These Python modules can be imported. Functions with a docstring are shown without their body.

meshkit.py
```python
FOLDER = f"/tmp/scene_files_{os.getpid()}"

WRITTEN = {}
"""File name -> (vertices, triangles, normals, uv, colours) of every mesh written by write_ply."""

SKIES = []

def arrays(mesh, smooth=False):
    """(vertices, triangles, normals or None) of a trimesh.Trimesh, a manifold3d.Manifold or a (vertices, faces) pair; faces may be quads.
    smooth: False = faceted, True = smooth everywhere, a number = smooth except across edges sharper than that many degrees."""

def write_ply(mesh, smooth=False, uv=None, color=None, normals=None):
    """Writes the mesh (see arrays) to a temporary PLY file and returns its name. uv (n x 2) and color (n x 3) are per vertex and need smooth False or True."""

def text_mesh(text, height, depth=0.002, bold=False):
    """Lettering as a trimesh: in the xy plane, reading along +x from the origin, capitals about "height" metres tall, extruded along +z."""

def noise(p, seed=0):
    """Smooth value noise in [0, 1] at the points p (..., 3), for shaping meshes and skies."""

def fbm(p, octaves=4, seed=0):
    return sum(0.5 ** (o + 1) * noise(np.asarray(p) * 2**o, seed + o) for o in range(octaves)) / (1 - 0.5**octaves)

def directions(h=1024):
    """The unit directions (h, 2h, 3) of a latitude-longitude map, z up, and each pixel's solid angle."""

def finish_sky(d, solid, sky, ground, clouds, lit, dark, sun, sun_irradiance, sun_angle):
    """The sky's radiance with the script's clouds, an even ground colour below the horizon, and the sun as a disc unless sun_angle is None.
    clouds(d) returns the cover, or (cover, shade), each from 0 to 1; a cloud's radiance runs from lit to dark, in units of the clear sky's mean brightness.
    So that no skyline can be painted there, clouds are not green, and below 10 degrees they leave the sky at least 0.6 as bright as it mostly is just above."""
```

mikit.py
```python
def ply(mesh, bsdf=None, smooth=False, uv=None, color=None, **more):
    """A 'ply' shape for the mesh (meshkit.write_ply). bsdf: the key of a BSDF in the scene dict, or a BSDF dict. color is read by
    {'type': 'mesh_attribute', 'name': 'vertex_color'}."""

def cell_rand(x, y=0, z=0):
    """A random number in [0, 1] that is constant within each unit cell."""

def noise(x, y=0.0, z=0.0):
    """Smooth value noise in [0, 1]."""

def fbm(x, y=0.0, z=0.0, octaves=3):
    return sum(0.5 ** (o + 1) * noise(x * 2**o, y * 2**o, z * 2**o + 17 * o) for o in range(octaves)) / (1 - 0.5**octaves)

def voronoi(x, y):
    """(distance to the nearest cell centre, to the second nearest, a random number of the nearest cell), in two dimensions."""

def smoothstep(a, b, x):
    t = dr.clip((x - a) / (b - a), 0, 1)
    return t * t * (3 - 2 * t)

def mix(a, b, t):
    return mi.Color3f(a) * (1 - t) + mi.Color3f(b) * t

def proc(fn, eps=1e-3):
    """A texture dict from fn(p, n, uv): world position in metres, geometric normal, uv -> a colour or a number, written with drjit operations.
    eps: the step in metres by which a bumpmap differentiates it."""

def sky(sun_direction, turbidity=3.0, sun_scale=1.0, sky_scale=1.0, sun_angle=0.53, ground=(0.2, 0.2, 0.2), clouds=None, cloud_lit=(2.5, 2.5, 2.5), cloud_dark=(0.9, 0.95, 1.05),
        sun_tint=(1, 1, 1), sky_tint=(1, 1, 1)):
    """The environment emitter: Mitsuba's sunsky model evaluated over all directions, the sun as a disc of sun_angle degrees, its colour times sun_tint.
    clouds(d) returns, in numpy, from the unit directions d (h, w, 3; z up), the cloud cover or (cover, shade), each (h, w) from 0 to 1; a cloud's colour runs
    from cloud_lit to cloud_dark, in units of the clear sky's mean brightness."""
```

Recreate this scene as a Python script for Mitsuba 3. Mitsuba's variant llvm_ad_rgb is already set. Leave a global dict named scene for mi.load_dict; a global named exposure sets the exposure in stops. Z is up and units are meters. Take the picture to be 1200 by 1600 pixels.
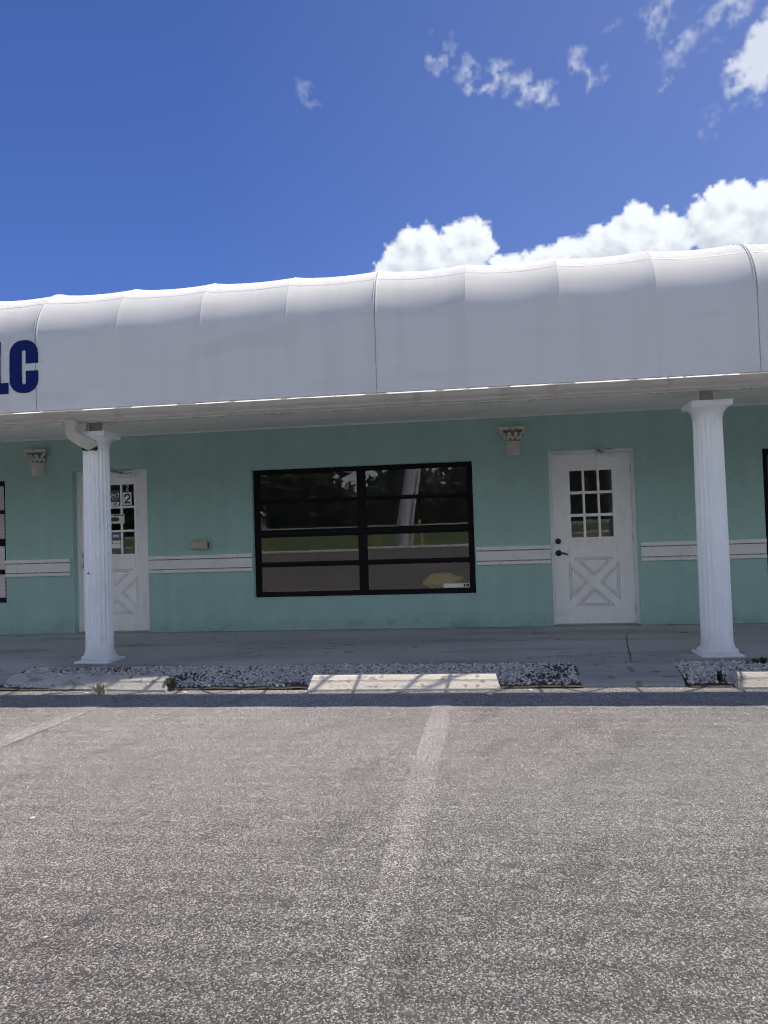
import math, random
import numpy as np, trimesh, manifold3d as m3, shapely
from shapely.geometry import Polygon, LineString, box as sbox, Point
from shapely import affinity
import drjit as dr, mitsuba as mi, mikit, meshkit
from mikit import noise, fbm, voronoi, cell_rand, smoothstep, mix, proc

rng = np.random.default_rng(7)
random.seed(7)
T = mi.ScalarTransform4f
scene, labels = {}, {}

# ------------------------------------------------------------------ camera
CAM = [0.0, 0.0, 1.25]
FW, UP = np.array([-0.12704735, 0.99138347, 0.03190276]), np.array([0.03461445, -0.02771249, 0.99901644])
scene['camera'] = {'type': 'perspective', 'fov': 53.13, 'fov_axis': 'x', 'near_clip': 0.05, 'far_clip': 2000.0,
                   'to_world': T().look_at(origin=CAM, target=(np.array(CAM) + FW).tolist(), up=UP.tolist())}
exposure = 1.69

# ------------------------------------------------------------------ sky
SUN = [0.40, 0.20, 1.0]
CUMULUS = [(-6.7, 19.3, 0.9), (-5.9, 19.9, 1.1), (-4.6, 20.9, 1.35), (-5.0, 19.6, 1.8), (-3.3, 20.9, 1.3), (-2.9, 19.8, 1.9), (-1.4, 20.9, 1.3), (-0.2, 21.4, 1.1), (0.5, 21.5, 0.95), (0.4, 20.4, 1.3), (-0.6, 19.6, 1.7), (1.9, 19.2, 0.75), (2.9, 19.2, 0.7),
           (4.0, 19.1, 0.9), (5.0, 19.4, 0.95), (6.0, 19.6, 0.7), (6.9, 19.6, 0.9), (8.0, 19.6, 1.2), (9.3, 20.0, 1.25), (10.4, 20.4, 1.1), (11.6, 21.3, 0.85), (12.2, 20.9, 1.0), (11.2, 19.6, 1.7), (13.6, 20.2, 1.2), (14.6, 19.6, 1.2), (13.2, 19.2, 1.8),
           (16.2, 20.6, 1.2), (17.3, 21.2, 1.2), (18.4, 21.4, 1.1), (17.4, 19.6, 2.2), (19.6, 20.8, 1.3), (20.8, 20.6, 1.5), (20.6, 19.2, 2.2), (22.6, 21.2, 1.9), (25, 20.4, 2.4), (28, 19.4, 2.4), (31, 18.0, 2.2)]
WISPS = [(1.6, 30.9, 3.4, 0.8, -10, 0.9), (4.4, 29.9, 2.6, 1.1, -30, 1.0), (5.9, 28.9, 1.1, 1.2, 70, 0.7), (-1.8, 32.1, 1.0, 1.5, -20, 0.8), (8.2, 31.0, 1.5, 1.0, -55, 0.8), (9.3, 30.2, 1.3, 0.9, -30, 0.8), (14.3, 29.3, 1.0, 1.3, 0, 0.75),
         (15.2, 30.6, 1.9, 0.9, 40, 0.85), (14.0, 31.6, 0.6, 0.9, 0, 0.6), (18.6, 31.9, 3.6, 1.3, 22, 0.9), (20.7, 29.2, 3.6, 2.1, 48, 1.7), (23.5, 29.5, 4.0, 2.6, 30, 1.5), (16.9, 25.9, 0.9, 2.0, 0, 0.5), (-12.6, 30.4, 1.5, 0.7, -28, 0.55), (13.8, 32.9, 1.9, 1.0, 30, 0.8),
         (10.8, 32.6, 1.4, 0.6, 30, 0.5), (28, 33, 5, 2.5, 20, 1.1)]


def clouds(d):
    az0 = np.degrees(np.arctan2(d[..., 0], d[..., 1]))
    el0 = np.degrees(np.arcsin(np.clip(d[..., 2], -1, 1)))
    P = d * 60.0
    w1, w2 = meshkit.fbm(P * 1.2, 5, 3) - 0.5, meshkit.fbm(P * 1.2, 5, 11) - 0.5
    v1, v2 = meshkit.fbm(P * 3.4, 3, 13) - 0.5, meshkit.fbm(P * 3.4, 3, 17) - 0.5
    ring = np.stack([np.cos(np.radians(az0)) * 4, np.sin(np.radians(az0)) * 4, 0 * az0], -1)
    # the bank goes on round the horizon, lower in front, raised out of view to light the porch
    top = 12 + 16 * meshkit.noise(ring, 5) + 5 * np.exp(-((az0 - 24) / 16.0) ** 2)
    top = np.where(np.abs(az0) < 48, np.minimum(top, 15.5), top)

    def body(az, el):
        a, e = az + 1.1 * w1 + 0.7 * v1, el + 1.1 * w2 + 0.7 * v2
        f = np.full(az.shape, -9.0)
        for (x, y, r) in CUMULUS:
            f = np.maximum(f, (1 - np.hypot((a - x) * math.cos(math.radians(y)), e - y) / r) * min(r, 1.6))
        return np.maximum(f, (top - e) / 2.0)

    f = body(az0, el0)
    cum = np.clip((f + 0.02) / 0.26, 0, 1)
    cum = cum * cum * (3 - 2 * cum)
    toward = body(az0 + 0.55, el0 + 0.75)
    shade = np.clip(0.22 + 0.55 * (toward - f) + 0.16 * np.clip(toward, 0, 2) + 1.1 * (meshkit.fbm(P * 1.7 + 9, 4, 33) - 0.5), 0, 1) * 0.85
    g = np.zeros(az0.shape)
    a2, e2 = az0 + 3.0 * w2 + 0.5 * v1, el0 + 3.0 * w1 + 0.5 * v2
    for (x, y, rx, ry, rot, s) in WISPS:
        c, n = math.cos(math.radians(rot)), math.sin(math.radians(rot))
        u, v = (a2 - x) * math.cos(math.radians(y)), e2 - y
        q = ((u * c + v * n) / rx) ** 2 + ((-u * n + v * c) / ry) ** 2
        g = np.maximum(g, s * np.clip(1 - q, 0, 1))
    ridge = 1 - np.abs(2 * meshkit.fbm(P * np.array([0.9, 0.9, 0.75]) + 2.2 * np.stack([w1, w2, w1], -1), 4, 44) - 1)
    wis = np.clip(g * 1.0 - 0.17, 0, 1) * np.clip((ridge - 0.60) * 2.0 + 1.1 * np.clip(g - 0.62, 0, 1), 0, 1)
    other = np.clip((meshkit.fbm(d * np.array([7, 7, 9.0]), 5, 71) - 0.56) * 4, 0, 0.8) * np.clip((np.abs(az0) - 60) / 40, 0, 1)
    veil = 0.095 * np.clip((az0 + 20) / 55, 0, 1) * np.clip((150 - az0) / 50, 0, 1) * (0.7 + 0.6 * meshkit.fbm(d * 5.0, 3, 91))
    thin = np.maximum(np.maximum(wis * 0.75, other), veil)
    cover = np.maximum(cum, thin)
    return cover, np.where(cum >= thin, shade, 0.12 * np.ones_like(shade))


scene['sky'] = mikit.sky(SUN, turbidity=3.4, sun_scale=1.15, sun_tint=(0.97, 1.0, 1.04), clouds=clouds, cloud_lit=(3.7, 3.85, 4.0), cloud_dark=(2.0, 2.3, 2.7), sky_tint=(0.465, 0.585, 0.985))


# ------------------------------------------------------------------ materials
def mat(key, **k):
    bump = k.pop('bump', None)
    d = {'type': 'principled', **{a: ({'type': 'rgb', 'value': list(v)} if isinstance(v, tuple) else v) for a, v in k.items()}}
    if bump:
        d = {'type': 'bumpmap', 'arbitrary': bump[0], 'scale': bump[1], 'bsdf': d}
    scene[key] = {'type': 'twosided', 'bsdf': d}


def asphalt_base(x, y):
    xr, yr = x * 0.829 - y * 0.559, x * 0.559 + y * 0.829
    xq, yq = x * 0.454 + y * 0.891, -x * 0.891 + y * 0.454
    d1, d2, r = voronoi(xr * 186, yr * 186)
    q = fbm(xq * 300, yq * 300, octaves=2)
    big = fbm(x * 0.55 + 3, y * 0.55, octaves=4)
    mid = fbm(xq * 5.0, yq * 5.0 + 7, octaves=3)
    v = 0.080 + 0.66 * r * r * r * smoothstep(0.0, 0.30, d2 - d1) + 0.10 * r + 0.16 * (q - 0.5) * (0.4 + r)
    _, _, r2 = voronoi(xq * 74 + 9, yq * 74)
    near_shade = smoothstep(0.8, 5.2, y + 0.9 * (fbm(x * 0.35 + 8, y * 0.5, octaves=3) - 0.5))  # near asphalt darkened in the colour for the shade between its stones
    _, _, r3 = voronoi(xr * 33 + 4, yr * 33)
    v = v * (0.82 + 0.36 * r2) * (0.92 + 0.16 * r3) * (0.76 + 0.34 * big + 0.20 * mid) * (0.60 + 0.46 * near_shade)
    patch = smoothstep(0.66, 0.74, fbm(x * 3.1 + 30, yq * 5, octaves=4))
    v = v * (1 - 0.16 * patch)
    warm = smoothstep(0.35, 0.65, noise(x * 0.42 + 5, y * 0.3))
    return v, warm


def asphalt(p, n, uv):
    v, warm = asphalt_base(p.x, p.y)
    return mi.Color3f(v, v, v) * mix((0.985, 1.0, 0.99), (1.018, 0.988, 1.005), warm) * 1.0


def asphalt_paint(p, n, uv):
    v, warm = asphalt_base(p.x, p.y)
    w = fbm(p.x * 28, p.y * 28, octaves=3)
    wear = fbm(p.x * 3 + 11, p.y * 1.1, octaves=3)
    edge = 0.75 + 0.25 * noise(p.x * 30, p.y * 6)
    c = smoothstep(0.30, 0.70, w + 0.7 * (wear - 0.5)) * (0.02 + 0.30 * smoothstep(2.6, 5.4, p.y)) * edge
    c = c * (1 - 0.85 * smoothstep(0.12, 0.05, dr.abs(p.y - 5.45)))
    return mix((1, 1, 1), (1, 1, 1), 0) * (v * (1 - c) + 0.46 * c) * mix((0.985, 1.0, 0.99), (1.018, 0.988, 1.005), warm)


def asphalt_relief(p, n, uv):
    d1, d2, r = voronoi((p.x * 0.829 - p.y * 0.559) * 186, (p.x * 0.559 + p.y * 0.829) * 186)
    return smoothstep(0.0, 0.45, d2 - d1) * (0.4 + r)


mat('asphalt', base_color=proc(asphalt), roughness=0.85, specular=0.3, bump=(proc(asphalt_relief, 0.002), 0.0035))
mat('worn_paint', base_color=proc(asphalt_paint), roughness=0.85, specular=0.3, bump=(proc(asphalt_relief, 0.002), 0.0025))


def stucco(p, n, uv):
    a = fbm(p.x * 1.3, p.z * 1.7, p.y, octaves=4)
    b = fbm(p.x * 14, p.z * 14, p.y * 14, octaves=3)
    streak = fbm(p.x * 9, p.z * 0.8, octaves=3)
    c = mix((0.335, 0.53, 0.505), (0.355, 0.555, 0.53), a) * (0.94 + 0.09 * b) * (0.94 + 0.1 * streak)
    low = smoothstep(0.34, 0.12, p.z + 0.16 * (fbm(p.x * 3, p.z * 3, octaves=3) - 0.5))
    dirt = smoothstep(0.50, 0.75, fbm(p.x * 6, p.z * 9, 3.0, octaves=4))
    c = c * (1 - 0.20 * low * (0.4 + dirt))
    spots = smoothstep(0.80, 0.88, noise(p.x * 22, p.z * 30, p.y * 9)) * smoothstep(0.6, 0.7, noise(p.x * 1.7, p.z * 1.7 + 8))
    return c * (1 - 0.10 * spots)


mat('stucco', base_color=proc(stucco), roughness=0.75, specular=0.35,
    bump=(proc(lambda p, n, uv: fbm(p.x * 60, p.z * 60, p.y * 60, octaves=3), 0.003), 0.004))


def dirty(base, amount, f=5.0, tint=(0.55, 0.50, 0.42)):
    def fn(p, n, uv):
        a = fbm(p.x * f, p.y * f, p.z * f, octaves=4)
        s = smoothstep(0.52, 0.80, fbm(p.x * f * 2.3, p.y * f * 2.3 + 4, p.z * f * 0.9, octaves=4))
        return mi.Color3f(*base) * (0.95 + 0.1 * a) * mix((1, 1, 1), tint, amount * s)
    return proc(fn)


mat('trim_paint', base_color=dirty((0.72, 0.745, 0.76), 0.25), roughness=0.45)
def column_white(p, n, uv):
    a = fbm(p.x * 3, p.y * 3, p.z * 3, octaves=4)
    d = smoothstep(0.55, 0.80, fbm(p.x * 7, p.y * 7 + 4, p.z * 2.7, octaves=4))
    low = smoothstep(0.45, 0.14, p.z + 0.18 * (fbm(p.x * 14, p.y * 14, p.z * 8, octaves=3) - 0.5))
    return mi.Color3f(0.82, 0.88, 0.95) * (0.95 + 0.1 * a) * mix((1, 1, 1), (0.6, 0.6, 0.6), 0.22 * d) * mix((1, 1, 1), (0.66, 0.64, 0.60), 0.55 * low)


mat('column_paint', base_color=proc(column_white), roughness=0.38)
mat('door_paint', base_color=dirty((0.86, 0.865, 0.89), 0.22, 4.0), roughness=0.42)
mat('groove_dirt_shade', base_color=dirty((0.36, 0.355, 0.35), 0.5, 9.0), roughness=0.55)  # groove dirt plus recess shade, put into the colour to draw the lines
mat('groove_dark', base_color=(0.27, 0.275, 0.28), roughness=0.8)
mat('gutter_paint', base_color=dirty((0.60, 0.61, 0.585), 0.35, 4.0), roughness=0.4)
mat('soffit_vinyl', base_color=dirty((0.80, 0.80, 0.755), 0.3, 2.0), roughness=0.5)
mat('drip_white', base_color=(0.82, 0.82, 0.82), roughness=0.5)
mat('dark_gap', base_color=(0.02, 0.02, 0.022), roughness=0.8)
mat('black_frame', base_color=dirty((0.012, 0.012, 0.016), 0.2, 6.0), roughness=0.5, specular=0.08)
mat('black_metal', base_color=(0.015, 0.015, 0.017), roughness=0.35, metallic=0.3)
mat('steel', base_color=(0.52, 0.52, 0.52), roughness=0.32, metallic=0.9)
mat('hinge_steel', base_color=dirty((0.42, 0.41, 0.40), 0.5, 20.0), roughness=0.4, metallic=0.6)
mat('frame_steel', base_color=(0.42, 0.42, 0.43), roughness=0.45, metallic=0.4)
mat('old_plaster', base_color=dirty((0.58, 0.57, 0.54), 0.55, 12.0), roughness=0.75)
mat('plaster_crevice_shade', base_color=dirty((0.20, 0.19, 0.17), 0.4, 14.0), roughness=0.85)  # crevice shade behind the leaves, put into the colour of the bell
mat('box_plastic', base_color=dirty((0.40, 0.40, 0.37), 0.3, 9.0), roughness=0.5)


def vinyl(p, n, uv):
    a = fbm(p.x * 0.9, p.z * 1.2, octaves=4)
    st = smoothstep(0.50, 0.78, fbm(p.x * 1.1 + 5, p.z * 5.5, p.y * 2, octaves=4))
    v = smoothstep(0.45, 0.8, fbm(p.x * 8, p.z * 0.7, 3.0, octaves=3))
    return mi.Color3f(0.73, 0.76, 0.77) * (0.97 + 0.05 * a) * (1 - 0.07 * st) * (1 - 0.04 * v)


mat('awning_vinyl', base_color=proc(vinyl), roughness=0.85, specular=0.03,
    bump=(proc(lambda p, n, uv: fbm(p.x * 3.0, p.z * 2.2, p.y * 2, octaves=3), 0.004), 0.004))
mat('awning_seam', base_color=(0.60, 0.62, 0.65), roughness=0.5)
mat('joint_grey', base_color=(0.36, 0.365, 0.38), roughness=0.6)
mat('navy_vinyl', base_color=(0.004, 0.016, 0.135), roughness=0.5, specular=0.12)


def slab(p, n, uv):
    a = fbm(p.x * 0.9, p.y * 1.6, octaves=5)
    b = fbm(p.x * 26, p.y * 26, octaves=3)
    st = smoothstep(0.50, 0.70, fbm(p.x * 0.8 + 2, p.y * 3.2, octaves=5))
    spots = smoothstep(0.80, 0.86, noise(p.x * 11, p.y * 17)) * smoothstep(0.45, 0.6, noise(p.x * 1.3, p.y * 1.3 + 4))
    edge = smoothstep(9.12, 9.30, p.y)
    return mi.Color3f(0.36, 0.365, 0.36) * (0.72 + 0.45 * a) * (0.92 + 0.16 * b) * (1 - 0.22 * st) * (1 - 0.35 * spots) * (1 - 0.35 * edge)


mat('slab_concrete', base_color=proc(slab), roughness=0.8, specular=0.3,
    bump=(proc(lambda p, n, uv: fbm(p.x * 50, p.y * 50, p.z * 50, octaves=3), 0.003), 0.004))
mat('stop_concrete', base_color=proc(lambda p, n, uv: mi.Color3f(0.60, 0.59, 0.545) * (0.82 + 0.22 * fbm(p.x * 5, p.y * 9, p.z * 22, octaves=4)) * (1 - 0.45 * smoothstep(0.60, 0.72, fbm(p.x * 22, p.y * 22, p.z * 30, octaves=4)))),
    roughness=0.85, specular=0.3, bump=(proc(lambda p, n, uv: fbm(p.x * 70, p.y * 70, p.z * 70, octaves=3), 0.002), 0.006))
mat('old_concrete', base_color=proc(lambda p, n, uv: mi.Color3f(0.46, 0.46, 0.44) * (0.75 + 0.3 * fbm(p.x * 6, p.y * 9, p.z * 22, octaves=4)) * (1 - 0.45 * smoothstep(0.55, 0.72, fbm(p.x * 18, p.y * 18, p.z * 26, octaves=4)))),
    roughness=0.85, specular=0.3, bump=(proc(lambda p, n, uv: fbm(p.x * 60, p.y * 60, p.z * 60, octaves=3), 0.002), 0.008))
mat('soil', base_color=proc(lambda p, n, uv: mi.Color3f(0.07, 0.065, 0.06) * (0.6 + 0.8 * fbm(p.x * 30, p.y * 30, octaves=3))), roughness=0.95, specular=0.1)
scene['stone'] = {'type': 'twosided', 'bsdf': {'type': 'principled', 'base_color': {'type': 'mesh_attribute', 'name': 'vertex_color'}, 'roughness': 0.75, 'specular': 0.3}}
scene['leafy'] = {'type': 'twosided', 'bsdf': {'type': 'principled', 'base_color': {'type': 'mesh_attribute', 'name': 'vertex_color'}, 'roughness': 0.6, 'specular': 0.3}}
mat('lawn', base_color=proc(lambda p, n, uv: mix((0.042, 0.068, 0.026), (0.075, 0.105, 0.04), fbm(p.x * 1.3, p.y * 1.3, octaves=5))), roughness=0.9, specular=0.1)
mat('earth', base_color=(0.16, 0.15, 0.12), roughness=0.95, specular=0.1)
mat('kerb_concrete', base_color=dirty((0.58, 0.58, 0.55), 0.4, 2.0), roughness=0.8)
mat('wood_pole', base_color=dirty((0.76, 0.76, 0.76), 0.35, 1.0), roughness=0.7)
mat('yellow_plastic', base_color=(0.80, 0.56, 0.16), roughness=0.5)
mat('bag_yellow', base_color=(0.34, 0.31, 0.12), roughness=0.5)
mat('room_wall', base_color=(0.30, 0.32, 0.36), roughness=0.9)
mat('room_floor', base_color=(0.13, 0.12, 0.12), roughness=0.8)
mat('blind_white', base_color=dirty((0.62, 0.60, 0.64), 0.1, 5.0), roughness=0.6)
mat('sticker_white', base_color=(0.75, 0.76, 0.78), roughness=0.5)
mat('sticker_teal', base_color=(0.035, 0.085, 0.105), roughness=0.5)
mat('sticker_blue', base_color=(0.14, 0.25, 0.45), roughness=0.5)
mat('sticker_navy', base_color=(0.012, 0.02, 0.085), roughness=0.5)
mat('sticker_ink', base_color=(0.03, 0.03, 0.035), roughness=0.5)
mat('shingle', base_color=dirty((0.22, 0.21, 0.20), 0.5, 3.0), roughness=0.9)
scene['glass'] = {'type': 'thindielectric', 'int_ior': 1.66, 'ext_ior': 1.0}


# ------------------------------------------------------------------ helpers
def add(key, mesh, m, smooth=30, color=None, **lab):
    k, i = key, 0
    while k in scene:
        i += 1
        k = f'{key}_{i:03d}'
    scene[k] = mikit.ply(mesh, m, smooth=False if color is not None else smooth, color=color)
    if lab:
        labels[k] = {a: b for a, b in lab.items() if b}
    return k


def thing(key, label, category, group=None, kind=None):
    k, i = key, 0
    while k in labels:
        i += 1
        k = f'{key}_{i:03d}'
    labels[k] = {'label': label, 'category': category}
    if group:
        labels[k]['group'] = group
    if kind:
        labels[k]['kind'] = kind
    return k


def cat(ms):
    return trimesh.util.concatenate(ms)


def bx(x0, x1, y0, y1, z0, z1, c=0.0):
    if c <= 0:
        m = trimesh.creation.box((x1 - x0, y1 - y0, z1 - z0))
        m.apply_translation(((x0 + x1) / 2, (y0 + y1) / 2, (z0 + z1) / 2))
        return m
    P = []
    for ax in range(3):
        i = [c, c, c]
        i[ax] = 0
        for sx in (x0 + i[0], x1 - i[0]):
            for sy in (y0 + i[1], y1 - i[1]):
                for sz in (z0 + i[2], z1 - i[2]):
                    P.append((sx, sy, sz))
    return trimesh.convex.convex_hull(np.array(P))


XZ = np.array([[1, 0, 0, 0], [0, 0, -1, 0], [0, 1, 0, 0], [0, 0, 0, 1.0]])
YZ = np.array([[0, 0, 1, 0], [1, 0, 0, 0], [0, 1, 0, 0], [0, 0, 0, 1.0]])


def polys(g):
    return [q for q in getattr(g, 'geoms', [g]) if q.geom_type == 'Polygon' and q.area > 1e-9]


def ext_xz(g, y0, y1):
    ms = []
    for q in polys(g):
        m = trimesh.creation.extrude_polygon(q, y1 - y0, engine='earcut')
        m.apply_transform(XZ)
        m.apply_translation((0, y1, 0))
        ms.append(m)
    return cat(ms)


def ext_yz(g, x0, x1):
    ms = []
    for q in polys(g):
        m = trimesh.creation.extrude_polygon(q, x1 - x0, engine='earcut')
        m.apply_transform(YZ)
        m.apply_translation((x0, 0, 0))
        ms.append(m)
    return cat(ms)


def ext_xy(g, z0, z1):
    ms = []
    for q in polys(g):
        m = trimesh.creation.extrude_polygon(q, z1 - z0, engine='earcut')
        m.apply_translation((0, 0, z0))
        ms.append(m)
    return cat(ms)


def tube(pts, r, n=10, caps=True):
    pts = np.asarray(pts, float)
    rs = np.broadcast_to(np.asarray(r, float), (len(pts),))
    t = np.gradient(pts, axis=0)
    t /= np.linalg.norm(t, axis=1, keepdims=True)
    up = np.array([0.31, 0.17, 0.93]) if abs(t[0] @ np.array([0.31, 0.17, 0.93])) < 0.9 else np.array([1.0, 0, 0])
    V, F = [], []
    ang = np.arange(n) / n * 2 * np.pi
    a = np.cross(t[0], up)
    for i, p in enumerate(pts):
        a = a - t[i] * (a @ t[i])
        a /= np.linalg.norm(a)
        b = np.cross(t[i], a)
        V.append(p + rs[i] * (np.cos(ang)[:, None] * a + np.sin(ang)[:, None] * b))
        if i:
            o = (i - 1) * n
            for k in range(n):
                k2 = (k + 1) % n
                F += [(o + k, o + k2, o + n + k2), (o + k, o + n + k2, o + n + k)]
    V = np.vstack(V)
    if caps:
        c0, c1 = len(V), len(V) + 1
        V = np.vstack([V, pts[0], pts[-1]])
        o = (len(pts) - 1) * n
        for k in range(n):
            k2 = (k + 1) % n
            F += [(c0, k2, k), (c1, o + k, o + k2)]
    return trimesh.Trimesh(V, np.array(F), process=False)


def rect_tube(pts, w, h, side):
    """A rectangular duct swept along pts; side = the direction of its width."""
    pts = np.asarray(pts, float)
    t = np.gradient(pts, axis=0)
    t /= np.linalg.norm(t, axis=1, keepdims=True)
    V, F = [], []
    for i, p in enumerate(pts):
        a = np.array(side, float)
        a -= t[i] * (a @ t[i])
        a /= np.linalg.norm(a)
        b = np.cross(t[i], a)
        c = 0.012
        for (u, v) in ((-w + c, -h), (w - c, -h), (w, -h + c), (w, h - c), (w - c, h), (-w + c, h), (-w, h - c), (-w, -h + c)):
            V.append(p + a * u + b * v)
        if i:
            o = (i - 1) * 8
            for k in range(8):
                k2 = (k + 1) % 8
                F += [(o + k, o + k2, o + 8 + k2), (o + k, o + 8 + k2, o + 8 + k)]
    n = len(V)
    V += [pts[0], pts[-1]]
    o = (len(pts) - 1) * 8
    for k in range(8):
        k2 = (k + 1) % 8
        F += [(n, k2, k), (n + 1, o + k, o + k2)]
    return trimesh.Trimesh(np.array(V), np.array(F), process=False)


def grid(nx, ny, fn):
    U, Vv = np.meshgrid(np.linspace(0, 1, nx), np.linspace(0, 1, ny), indexing='ij')
    P = fn(U.ravel(), Vv.ravel())
    i = np.arange(nx * ny).reshape(nx, ny)
    q = np.stack([i[:-1, :-1], i[1:, :-1], i[1:, 1:], i[:-1, 1:]], -1).reshape(-1, 4)
    return P, np.vstack([q[:, [0, 1, 2]], q[:, [0, 2, 3]]])


WALL, SLAB = 9.3, 0.13


def lot_z(y):
    t = np.maximum(5.9 - np.asarray(y, float), 0)
    return 0.02 * np.minimum(t, 8) + 0.035 * np.maximum(t - 8, 0)


# ------------------------------------------------------------------ ground and pavement
def sheet(x0, x1, y0, y1, zf, nx, ny, dz=0.0):
    P, F = grid(nx, ny, lambda u, v: np.stack([x0 + (x1 - x0) * u, y0 + (y1 - y0) * v, zf(x0 + (x1 - x0) * u, y0 + (y1 - y0) * v) + dz], -1))
    return trimesh.Trimesh(P, F, process=False)


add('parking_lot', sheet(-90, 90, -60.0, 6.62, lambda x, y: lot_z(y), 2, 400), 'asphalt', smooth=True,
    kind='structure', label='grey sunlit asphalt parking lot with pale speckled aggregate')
for x0, lab in ((-3.10, 'faint worn white parking line at the left, running towards the left wheel stop'),
                (-0.41, 'worn white parking line in the middle of the asphalt, running towards the camera'),
                (2.29, 'worn white parking line beyond the right edge of the picture')):
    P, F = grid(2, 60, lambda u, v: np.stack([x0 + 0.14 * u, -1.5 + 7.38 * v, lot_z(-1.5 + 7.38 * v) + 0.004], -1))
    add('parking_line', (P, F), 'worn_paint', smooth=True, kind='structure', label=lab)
add('ground', sheet(-600, 600, 6.5, 600, lambda x, y: 0 * x - 0.06, 2, 2), 'earth', kind='structure', label='bare ground under and behind the building')


island = sbox(-15.0, -44.0, 0.6, -14.2).buffer(-2.5).buffer(2.5, 12).union(sbox(-600, -600, 600, -27.0)).buffer(1.2).buffer(-1.2)
tri = ext_xy(island.intersection(sbox(-90, -62, 90, 0)), 0, 1)
tri = tri.slice_plane((0, 0, .5), (0, 0, 1)).subdivide_to_size(3.0, max_iter=12)
tv = tri.vertices.copy()
tv[:, 2] = lot_z(tv[:, 1]) + np.where(tv[:, 2] > .9, .11, -.05)
tri.vertices = tv
add('lawn', tri, 'lawn', smooth=30, kind='structure', label='green grass verge across the parking lot')
add('lawn', sheet(-600, 600, -600, -61.9, lambda x, y: 2.42 + 0.03 * (-62 - y), 2, 2), 'lawn', kind='structure', label='far grass beyond the trees')
edge = np.array(island.intersection(sbox(-85, -60, 85, 0)).exterior.coords)
edge = edge[edge[:, 1] > -59]
kp = LineString(edge[np.argsort(np.arange(len(edge)))])
kk = trimesh.util.concatenate([tube([(a[0], a[1], float(lot_z(a[1])) + .055), (b[0], b[1], float(lot_z(b[1])) + .055)], .085, 8) for a, b in zip(edge[:-1], edge[1:]) if np.hypot(*(a - b)) < 90])
add('lot_kerb', kk, 'kerb_concrete', smooth=40, kind='structure', label='pale concrete kerb round the grass verge')
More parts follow.
